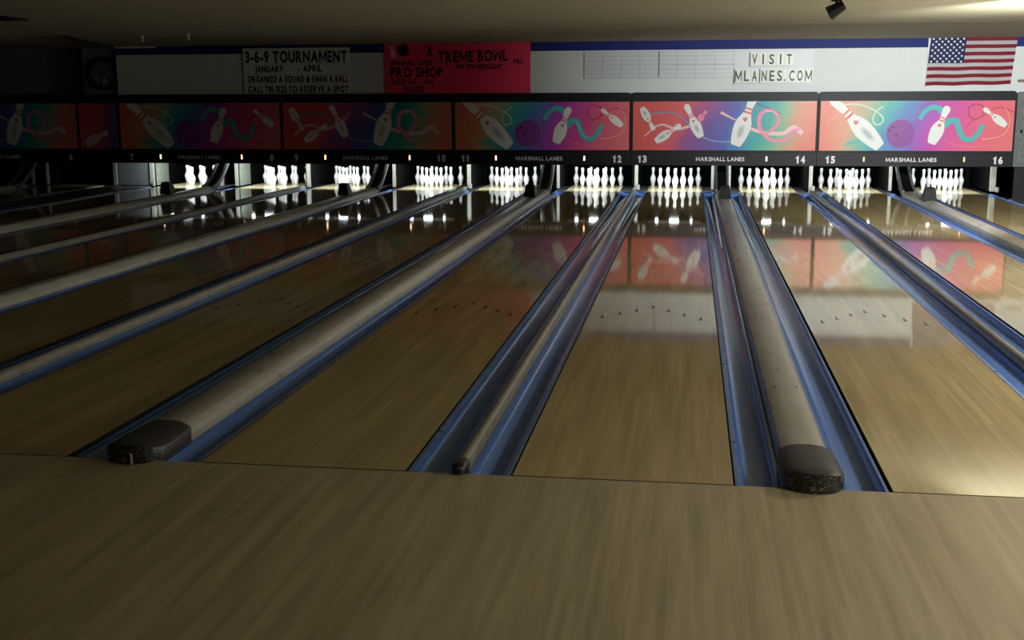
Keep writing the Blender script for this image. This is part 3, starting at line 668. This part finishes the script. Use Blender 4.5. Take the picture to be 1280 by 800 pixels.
def artB(parent, w, x_off=0.0, only=None):
    H = PZ1-PZ0
    F = lambda zx, zy: ((zx-40)/935*PW-x_off, (597-zy)/249*H)
    def ST(name, pts, w0, w1, m, y=-0.003):
        P = smooth_pts([F(*p) for p in pts]); P = [q for q in P if 0.02 < q[0] < w-0.02]
        if len(P) < 3: return
        bm = bmesh.new(); stroke(bm, P, w0, w1, y); bm_obj(name, bm, m, parent)
    ST('printed_ribbon', [(85, 452), (130, 418), (200, 402), (260, 410), (310, 440), (350, 485), (400, 525), (460, 548), (530, 553), (590, 545), (640, 520)], .020, .030, P_blue)
    ST('printed_ribbon', [(100, 525), (130, 500), (160, 475), (200, 466), (240, 480), (280, 488), (335, 474)], .022, .05, P_pale)
    ST('printed_ribbon', [(498, 403), (530, 420), (575, 442)], .055, .022, P_pale)
    ST('printed_ribbon', [(680, 358), (740, 382), (805, 410)], .014, .008, P_dkp)
    ST('printed_ribbon', [(640, 482), (690, 498), (740, 510), (820, 510), (850, 492), (880, 480), (920, 512)], .055, .085, P_pale)
    ST('printed_ribbon', [(712, 505), (695, 460), (705, 412), (745, 392), (785, 410), (795, 455), (765, 490), (725, 520)], .075, .05, P_pink)
    ST('printed_ribbon', [(715, 505), (745, 535), (790, 548), (840, 535), (870, 500), (905, 488)], .06, .03, P_pink)
    ST('printed_ribbon', [(728, 400), (765, 396), (788, 415)], .02, .02, P_pale, -0.004)
    for base, head, ww, sh in (((85, 378), (152, 494), .15, 1), ((160, 552), (292, 466), .165, 1), ((382, 446), (424, 396), .12, 0), ((398, 530), (315, 362), .20, 1), ((578, 572), (672, 300), .31, 1)):
        bq, hq = F(*base), F(*head)
        if min(bq[0], hq[0]) < 0.03 or max(bq[0], hq[0]) > w-0.03: continue
        bm = bmesh.new(); pin2d(bm, bq, hq, ww, -0.006, clipz=H-0.004); bm_obj('printed_pin', bm, P_white if sh else P_pink, parent)
        bm = bmesh.new(); band2d(bm, bq, hq, ww, 0.60, 0.635, -0.008); band2d(bm, bq, hq, ww, 0.67, 0.70, -0.008)
        c = Vector(bq)+(Vector(hq)-Vector(bq))*0.49; diamond(bm, c, ww*0.17, -0.008); bm_obj('printed_stripes', bm, P_coral, parent)
        c = Vector(bq)+(Vector(hq)-Vector(bq))*0.26; d = Vector(hq)-Vector(bq)
        if sh:
            bm = bmesh.new(); disc(bm, c, d.length*0.135, ww*0.19, -0.0075, math.atan2(d.y, d.x)); bm_obj('printed_shading', bm, P_grey2, parent)
            bm = bmesh.new(); disc(bm, c, d.length*0.09, ww*0.11, -0.0085, math.atan2(d.y, d.x)); bm_obj('printed_shading', bm, P_grey, parent)

def frame_bm(w, z0, z1, r=0.07, depth=0.13):
    prof = [(0.004, z0), (w-0.004, z0)]
    for i in range(7):
        a = PI/2*i/6; prof.append((w-0.004-r+r*math.cos(a), z1-r+r*math.sin(a)))
    for i in range(7):
        a = PI/2+PI/2*i/6; prof.append((0.004+r+r*math.cos(a), z1-r+r*math.sin(a)))
    bm = bmesh.new(); prism_y(bm, prof, 0, depth); return bm
M_lampO = mat('indicator_orange', (1, .6, .3), 0.4, emit=(1.0, 0.62, 0.36), es=3.0)
M_lampD = mat('indicator_dim', (1, .6, .3), 0.4, emit=(1.0, 0.60, 0.30), es=0.75)
def unit(x0, x1, design, nums, lamps, label, text=True, dim=False):
    w = x1-x0
    t = empty('masking_unit', (x0, MY, 0)); tag(t, label, 'lane mask', 'lane masks')
    o = bm_obj('frame', frame_bm(w, 0.537, 1.868), M_mask, t)
    ap = B('art_panel', 0, w-0.07, -0.012, 0.0, 0, PZ1-PZ0, M_artA if design == 'A' else M_artB, t, loc=(0.035, 0, PZ0))
    if nums[0]: pass
    ch = empty('art', (0, 0, 0)); bpy.data.objects.remove(ch)
    sub = ap
    # prints lie on the face of the panel
    class _P: pass
    before = set(COL.objects)
    (artA if design == 'A' else artB)(ap, w-0.07)
    for q in COL.objects:
        if q not in before: q.location.y = -0.012
    # thin rail below the artwork
    B('panel_rail', 0.02, w-0.02, -0.016, 0.0, PZ0-0.035, PZ0-0.006, M_mask, t, bev=0.003)
    nw = 0.075
    for s, xx in nums:
        if s: 
            lane_number(s, xx-x0, 0.583, 0.718, -0.004, M_txt, t)
    if text: lettering('lettering', 'MARSHALL LANES', w*0.487-0.44, w*0.487+0.44, 0.618, 0.692, -0.004, M_txt, t, 0.028)
    for xx in lamps:
        o = B('indicator_lamp', xx-x0-0.013, xx-x0+0.013, -0.012, 0.0, 0.618, 0.706, M_lampD if dim else M_lampO, t, bev=0.008)
    return t
EDG = [-10.905, -7.552, -4.165, -0.813, 2.560, 5.965]
def px(u, z=0.65):  # frame x at the mask plane, from a fraction of the unit
    return u
def at(unit_i, f): return EDG[unit_i]+(EDG[unit_i+1]-EDG[unit_i])*f
unit(EDG[0], EDG[1], 'A', [('7', at(0, .070)), ('8', at(0, .932))], [at(0, .25), at(0, .75)], 'dim mask with big pin and ball artwork over lanes 7 and 8')
unit(EDG[1], EDG[2], 'B', [('9', at(1, .080)), ('10', at(1, .928))], [at(1, .252), at(1, .745)], 'coral and indigo mask with tumbling pins over lanes 9 and 10')
unit(EDG[2], EDG[3], 'A', [('11', at(2, .068)), ('12', at(2, .925))], [at(2, .242), at(2, .742)], 'mask with big pin, ball and teal ribbon over lanes 11 and 12')
unit(EDG[3], EDG[4], 'B', [('13', at(3, .064)), ('14', at(3, .915))], [at(3, .735)], 'coral and teal mask with tumbling pins over lanes 13 and 14')
unit(EDG[4], EDG[5], 'A', [('15', at(4, .072)), ('16', at(4, .925))], [at(4, .245), at(4, .755)], 'brightest pink mask with purple ball over lanes 15 and 16', dim=True)
# unit over lanes 5 and 6 and the narrow filler beside it
XL0, XL1 = EDG[0]-0.862-3.37, EDG[0]-0.862
unit(XL0, XL1, 'B', [('5', XL0+0.25), ('6', XL1-0.20)], [], 'nearly black mask with unlit artwork over lanes 5 and 6')
t = empty('masking_unit', (XL1, MY, 0)); tag(t, 'narrow red filler mask between the masks of lanes 6 and 7', 'lane mask', 'lane masks')
wf = EDG[0]-XL1
bm_obj('frame', frame_bm(wf, 0.537, 1.868), M_mask, t)
mf = art_mat('art_gradient_f', [(0.0, (.66, .10, .08)), (.45, (.62, .09, .10)), (.75, (.20, .07, .22)), (1.0, (.10, .10, .34))], 0.8)
ap = B('art_panel', 0, wf-0.07, -0.012, 0, 0, PZ1-PZ0, mf, t, loc=(0.035, 0, PZ0))
bm = bmesh.new(); pin2d(bm, (0.12, 0.10), (0.60, 0.33), 0.19, -0.018); bm_obj('printed_pin', bm, P_pale, ap)
# plain grey end cabinet right of the last unit
t = empty('end_cabinet', (EDG[5], MY, 0)); tag(t, 'dark grey cabinet with a latch beside the mask of lane 16', 'cabinet')
o = bm_obj('cabinet_body', frame_bm(1.30, 0.537, 1.85), M_grey, t)
B('door', 0.05, 1.25, -0.015, 0, 0.60, 1.70, M_grey, t, bev=0.004)
B('latch', 0.08, 0.12, -0.03, -0.015, 1.13, 1.19, M_black, t, bev=0.004)
o = B('dark_void_sheet', 6.02, 7.3, 16.95, 17.0, -0.2, 0.6, M_dark); struct(o, 'black sheet put in for the dark void below the grey end cabinet')  # darkness of the opening put into a black sheet

# ------------------------------------------------------------------ signs on the end wall
FY = WY-0.012
def U(u, a=(480, -5.507), b=(663, -2.709)): return a[1]+(u-a[0])*(b[1]-a[1])/(b[0]-a[0])
def V(v, a=(55, 2.791), b=(117, 1.862)): return a[1]+(v-a[0])*(b[1]-a[1])/(b[0]-a[0])
t = empty('banner', (0, FY, 0)); tag(t, 'bright red banner with black lettering on the white end wall', 'banner')
B('banner_sheet', U(480), U(663), -0.022, -0.014, 1.872, V(54.5), M_signr, t)
for i in range(9):
    z = V(60+6.4*i); B('banner_rail', U(480)+0.01, U(663)-0.01, -0.0255, -0.022, z-0.004, z+0.004, M_signr, t)
for nm, s, u0, u1, v0, v1, sh in (('lettering', 'X', 533, 542, 71, 58, 0), ('lettering', 'TREME BOWL', 548, 635, 79, 65, 0.03), ('lettering', 'FRI', 642, 653, 81, 75, 0), ('lettering', 'PM TO MIDNIGHT', 571, 628, 87, 80.5, 0),
                                 ('lettering', 'MARSHALL LANES', 487, 541, 82, 75.5, 0), ('lettering', 'PRO SHOP', 487, 554, 96.5, 84, 0), ('lettering', 'CHECK OUT', 488, 521, 105.5, 98.5, 0), ('lettering', 'OUR', 530, 542, 105, 98.5, 0), ('lettering', 'PRICES', 505, 529, 115, 108, 0)):
    lettering(nm, s, U(u0), U(u1), V(v0), V(v1), -0.029, M_inkred, t, 0.035, sh)
bm = bmesh.new(); disc(bm, (U(504), V(63)), 0.115, 0.115, -0.028, S=24); bm_obj('printed_ball', bm, M_ink, t)
bm = bmesh.new(); pin2d(bm, (U(491.5), V(72)), (U(489.5), V(57)), 0.10, -0.028); bm_obj('printed_pin', bm, P_pale, t)

def U2(u): return -8.319+(u-303)*(2.127)/135
def V2(v): return 2.729-(v-61)*0.859/56
t = empty('notice_board', (0, FY, 0)); tag(t, 'white tournament notice board with four lines of black lettering', 'sign')
B('board_sheet', U2(303), U2(438), -0.026, -0.014, 1.875, V2(60.5), M_signw, t)
for s, u0, u1, v0, v1 in (('3-6-9 TOURNAMENT', 306, 435, 78.5, 64), ('JANUARY', 318, 354, 90.5, 82), ('- APRIL', 373, 403, 90, 81.5), ('ORGANIZE A SQUAD & EARN A BALL', 308, 436, 103, 94.5), ('CALL 781-3125 TO RESERVE A SPOT', 308, 436, 115.5, 107)):
    lettering('lettering', s, U2(u0), U2(u1), V2(v0), V2(v1), -0.033, M_ink, t, 0.035)
for i in range(5):
    z = V2([62, 80, 92.3, 105, 116.5][i]); B('rail', U2(303.5), U2(437.5), -0.0285, -0.026, z-0.006, z+0.006, mat('rail_pale', (0.5, 0.51, 0.51), 0.4), t)

# empty letter rails
t = empty('letter_rail_board', (0, FY, 0)); tag(t, 'empty clear letter board with thin rails left of the website sign', 'sign board')
x_a, x_b = -1.70, 1.03
zt, zb = 2.60, 2.135
np_ = 8
M_clear = mat('clear_panel', (0.60, 0.63, 0.63), 0.35)
for i in range(np_):
    a = x_a+(x_b-x_a)*i/np_; b = x_a+(x_b-x_a)*(i+1)/np_
    for (z0, z1) in ((zt-0.225, zt), (zb, zb+0.225)):
        B('clear_panel', a+0.004, b-0.004, -0.008, -0.002, z0+0.003, z1-0.003, M_clear, t)
for z in (zt, zt-0.075, zt-0.15, (zt+zb)/2, zb+0.15, zb+0.075, zb):
    B('rail', x_a, x_b, -0.014, -0.008, z-0.0035, z+0.0035, M_rail, t)
for i in range(np_+1):
    x = x_a+(x_b-x_a)*i/np_; B('upright', x-0.004, x+0.004, -0.012, -0.002, zb, zt, M_rail, t)
B('upright', 0.0-0.33, 0.0-0.315, -0.016, -0.002, zb+0.02, zt, mat('rail_dark', (0.12, 0.13, 0.13), 0.4), t)

# website sign with a tile for each letter
t = empty('letter_sign', (0, FY, 0)); tag(t, 'two-line sign of black letters on cream tiles on the white wall', 'sign')
x_l, x_r = 1.033, 2.447
B('backing', x_l, x_r, -0.014, -0.004, 1.995, 2.615, mat('sign_backing', (0.60, 0.63, 0.64), 0.45), t)
M_ink2 = mat('ink_olive_black', (0.02, 0.022, 0.015), 0.5)
def tiles(s, centres, z0, z1, tw):
    for ch, cx_ in zip(s, centres):
        if ch == ' ': continue
        tq = 0.05 if ch == '.' else tw
        tl = B('letter_tile', -tq/2, tq/2, -0.008, 0, 0, z1-z0, M_tile, t, loc=(cx_, -0.014, z0), bev=0.002)
        ww = {'I': .028, '.': .028, 'M': .115, 'O': .095}.get(ch, .088)
        hh = 0.035 if ch == '.' else (z1-z0)-0.05
        lettering('letter', ch, -ww/2, ww/2, 0.025, 0.025+hh, -0.013, M_ink2, tl, 0.012 if ch in 'MW' else 0.022)
def U3(u): return x_l+(u-918)*(x_r-x_l)/98
tiles('VISIT', [U3(q) for q in (943.5, 954, 964.5, 975.5, 986)], 2.335, 2.565, 0.148)
B('tile_rail', U3(936), U3(990), -0.026, -0.014, 2.318, 2.333, M_rail, t)
tiles('MLANES.COM', [U3(q) for q in (924, 934, 944, 956, 965.5, 975, 981.3, 990, 1000, 1010.5)], 2.035, 2.275, 0.128)
B('tile_rail', x_l, x_r-0.02, -0.026, -0.014, 2.016, 2.033, M_rail, t)
for xx, z0, z1 in ((U3(937.5), 2.33, 2.57), (U3(919), 2.03, 2.28), (U3(950.3), 2.03, 2.28)):
    B('tile_edge', xx-0.008, xx+0.008, -0.026, -0.014, z0, z1, M_ink2, t)

# flag
def flag():
    t = empty('flag', (0, FY, 0)); tag(t, 'stars and stripes flag pinned flat to the end wall', 'flag')
    TL, TR, BL, BR = Vector((4.455, 2.805)), Vector((5.925, 2.800)), Vector((4.405, 1.965)), Vector((5.86, 1.985))
    def P(u, v):
        a = TL.lerp(TR, u); b = BL.lerp(BR, u); c = a.lerp(b, v)
        y = -0.030-0.012*math.sin(u*9+v*2.0)-0.008*math.sin(u*21+1.3)*v
        c = c+Vector((0.0, 0.006*math.sin(u*14)*v))
        return Vector((c.x, y, c.y))
    mred = mat('flag_red', (0.36, 0.012, 0.045), 0.7); mw = mat('flag_white', (0.80, 0.78, 0.80), 0.7); mb = mat('flag_navy', (0.012, 0.035, 0.16), 0.7)
    S = 40
    def patch(name, u0, u1, v0, v1, m, off=0.0, rows=3):
        bm = bmesh.new(); g = []
        for j in range(rows+1):
            g.append([bm.verts.new(P(u0+(u1-u0)*i/S, v0+(v1-v0)*j/rows)+Vector((0, off, 0))) for i in range(S+1)])
        for j in range(rows):
            for i in range(S): bm.faces.new([g[j][i], g[j][i+1], g[j+1][i+1], g[j+1][i]])
        bmesh.ops.solidify(bm, geom=bm.faces[:], thickness=0.002)
        return bm_obj(name, bm, m, t, smooth=False)
    for k in range(13):
        u0 = 0.42 if k < 7 else 0.0
        patch('stripe', u0, 1.0, k/13, (k+1)/13, mred if k % 2 == 0 else mw, rows=1)
    patch('canton', 0.0, 0.42, 0.0, 7/13, mb, rows=4)
    B('hoist_band', -0.0, 0.035, 0, 0.004, 0, 0.45, mw, t, loc=(TL.x-0.035, -0.034, TL.y-0.45))
    bm = bmesh.new()
    for r in range(9):
        nn = 6 if r % 2 == 0 else 5
        for c in range(nn):
            u = (0.034+0.0705*c+(0 if nn == 6 else 0.035)); v = 0.032+0.0595*r*0.995
            p = P(u, v); pts = []
            for i in range(10):
                a = PI/2+i*PI/5; rr = 0.026 if i % 2 == 0 else 0.0125
                pts.append(bm.verts.new((p.x+rr*math.cos(a), p.y-0.004, p.z+rr*math.sin(a))))
            bm.faces.new(pts)
    bm_obj('printed_stars', bm, mw, t)
flag()
# brown bracket at right edge of the wall
t = B('wall_bracket', 5.98, 6.35, WY-0.05, WY-0.01, 2.02, 2.065, mat('bracket_brown', (0.22, 0.12, 0.08), 0.5), bev=0.008); tag(t, 'short brown wooden stick fixed to the wall beside the flag', 'bracket')

# round fan by the column
t = empty('wall_fan', (-11.28, WY+0.07, 2.285)); tag(t, 'round dark wall fan on the column left of the white wall', 'fan')
def torus(R, r, m, name, parent, seg=36, ms=10):
    bm = bmesh.new(); rg = []
    for i in range(seg):
        a = 2*PI*i/seg
        rg.append([bm.verts.new(((R+r*math.cos(2*PI*j/ms))*math.cos(a), r*math.sin(2*PI*j/ms)*1.6, (R+r*math.cos(2*PI*j/ms))*math.sin(a))) for j in range(ms)])
    for i in range(seg):
        for j in range(ms): bm.faces.new([rg[i][j], rg[(i+1) % seg][j], rg[(i+1) % seg][(j+1) % ms], rg[i][(j+1) % ms]])
    return bm_obj(name, bm, m, parent, smooth=True)
torus(0.295, 0.038, M_black, 'rim', t)
for rr in (0.07, 0.13, 0.19, 0.24): torus(rr, 0.004, M_metal, 'guard_ring', t, 28, 6)
bm = bmesh.new(); bmesh.ops.create_cone(bm, cap_ends=True, segments=24, radius1=0.06, radius2=0.05, depth=0.06); bmesh.ops.rotate(bm, verts=bm.verts, matrix=Matrix.Rotation(PI/2, 3, 'X')); bm_obj('hub', bm, M_metal, t)
for k in range(5):
    a = k*2*PI/5; bm = bmesh.new(); pts = []
    for rr, da in ((0.05, -.25), (0.14, -.38), (0.24, -.34), (0.25, .1), (0.14, .28), (0.05, .25)): pts.append((rr*math.cos(a+da), 0.012*math.copysign(1, da), rr*math.sin(a+da)))
    vs = [bm.verts.new(p) for p in pts]; vb = [bm.verts.new((p[0], p[1]+0.006, p[2])) for p in pts]
    bm.faces.new(vs); bm.faces.new(vb[::-1])
    for i in range(6): bm.faces.new([vs[i], vb[i], vb[(i+1) % 6], vs[(i+1) % 6]])
    bm_obj('fan_blade', bm, mat('fan_blade_grey', (0.2, 0.2, 0.19), 0.5), t)
bm = bmesh.new(); bmesh.ops.create_cone(bm, cap_ends=True, segments=32, radius1=0.27, radius2=0.27, depth=0.01); bmesh.ops.rotate(bm, verts=bm.verts, matrix=Matrix.Rotation(PI/2, 3, 'X')); bmesh.ops.translate(bm, verts=bm.verts, vec=(0, 0.04, 0)); bm_obj('back_plate', bm, mat('fan_back', (0.34, 0.34, 0.31), 0.6), t)

# ------------------------------------------------------------------ ceiling things
def pendant(x, y, lab):
    t = empty('sprinkler_head', (x, y, CEIL)); tag(t, lab, 'sprinkler')
    bm = bmesh.new(); bmesh.ops.create_cone(bm, cap_ends=True, segments=12, radius1=0.012, radius2=0.045, depth=0.03); bmesh.ops.translate(bm, verts=bm.verts, vec=(0, 0, -0.015)); bm_obj('escutcheon', bm, P_white, t)
    bm = bmesh.new(); bmesh.ops.create_cone(bm, cap_ends=True, segments=10, radius1=0.012, radius2=0.012, depth=0.05); bmesh.ops.translate(bm, verts=bm.verts, vec=(0, 0, -0.05)); bm_obj('stem', bm, M_metal, t)
    bm = bmesh.new(); bmesh.ops.create_cone(bm, cap_ends=True, segments=12, radius1=0.03, radius2=0.026, depth=0.006); bmesh.ops.translate(bm, verts=bm.verts, vec=(0, 0, -0.078)); bm_obj('deflector', bm, P_white, t)
pendant(-8.61, 13.33, 'small pale sprinkler head on the dark ceiling nearer the fan')
pendant(-7.69, 13.03, 'small pale sprinkler head on the ceiling nearer the notice board')
t = empty('ceiling_spotlight', (1.74, 7.55, CEIL-0.018)); tag(t, 'small dark spotlight hanging from the ceiling above lane 14', 'spotlight')
B('mount', -0.05, 0.05, -0.05, 0.05, -0.03, 0, M_black, t, bev=0.005)
B('stem', -0.012, 0.012, -0.012, 0.012, -0.08, -0.03, M_black, t)
bm = bmesh.new(); bmesh.ops.create_cone(bm, cap_ends=True, segments=8, radius1=0.075, radius2=0.05, depth=0.17)
bmesh.ops.rotate(bm, verts=bm.verts, matrix=Matrix.Rotation(math.radians(60), 3, 'Y')); bmesh.ops.translate(bm, verts=bm.verts, vec=(0, 0, -0.11)); bm_obj('lamp_head', bm, M_black, t)
def pipe(name, pts, r, m, parent=None):
    bm = bmesh.new(); S = 8; rg = []
    for i, p in enumerate(pts):
        d = (Vector(pts[min(i+1, len(pts)-1)])-Vector(pts[max(i-1, 0)])).normalized(); u = d.cross(Vector((0, 0, 1))); u.normalize(); v = d.cross(u)
        rg.append([bm.verts.new(Vector(p)+u*r*math.cos(2*PI*j/S)+v*r*math.sin(2*PI*j/S)) for j in range(S)])
    for a, b in zip(rg, rg[1:]):
        for j in range(S): bm.faces.new([a[j], a[(j+1) % S], b[(j+1) % S], b[j]])
    bm.faces.new(rg[0]); bm.faces.new(rg[-1][::-1]); return bm_obj(name, bm, m, parent, smooth=True)
o = pipe('conduit', [(-9.65, 12.8, CEIL-0.03), (-10.2, 14.4, CEIL-0.03), (-10.93, 16.9, CEIL-0.03)], 0.028, M_black); tag(o, 'thin dark conduit running along the ceiling to the column', 'conduit')
o = B('ceiling_vent', -8.9, -7.92, 8.25, 8.75, CEIL-0.045, CEIL-0.018, M_black, bev=0.004); tag(o, 'flat dark vent on the ceiling above the unlit lanes', 'vent')
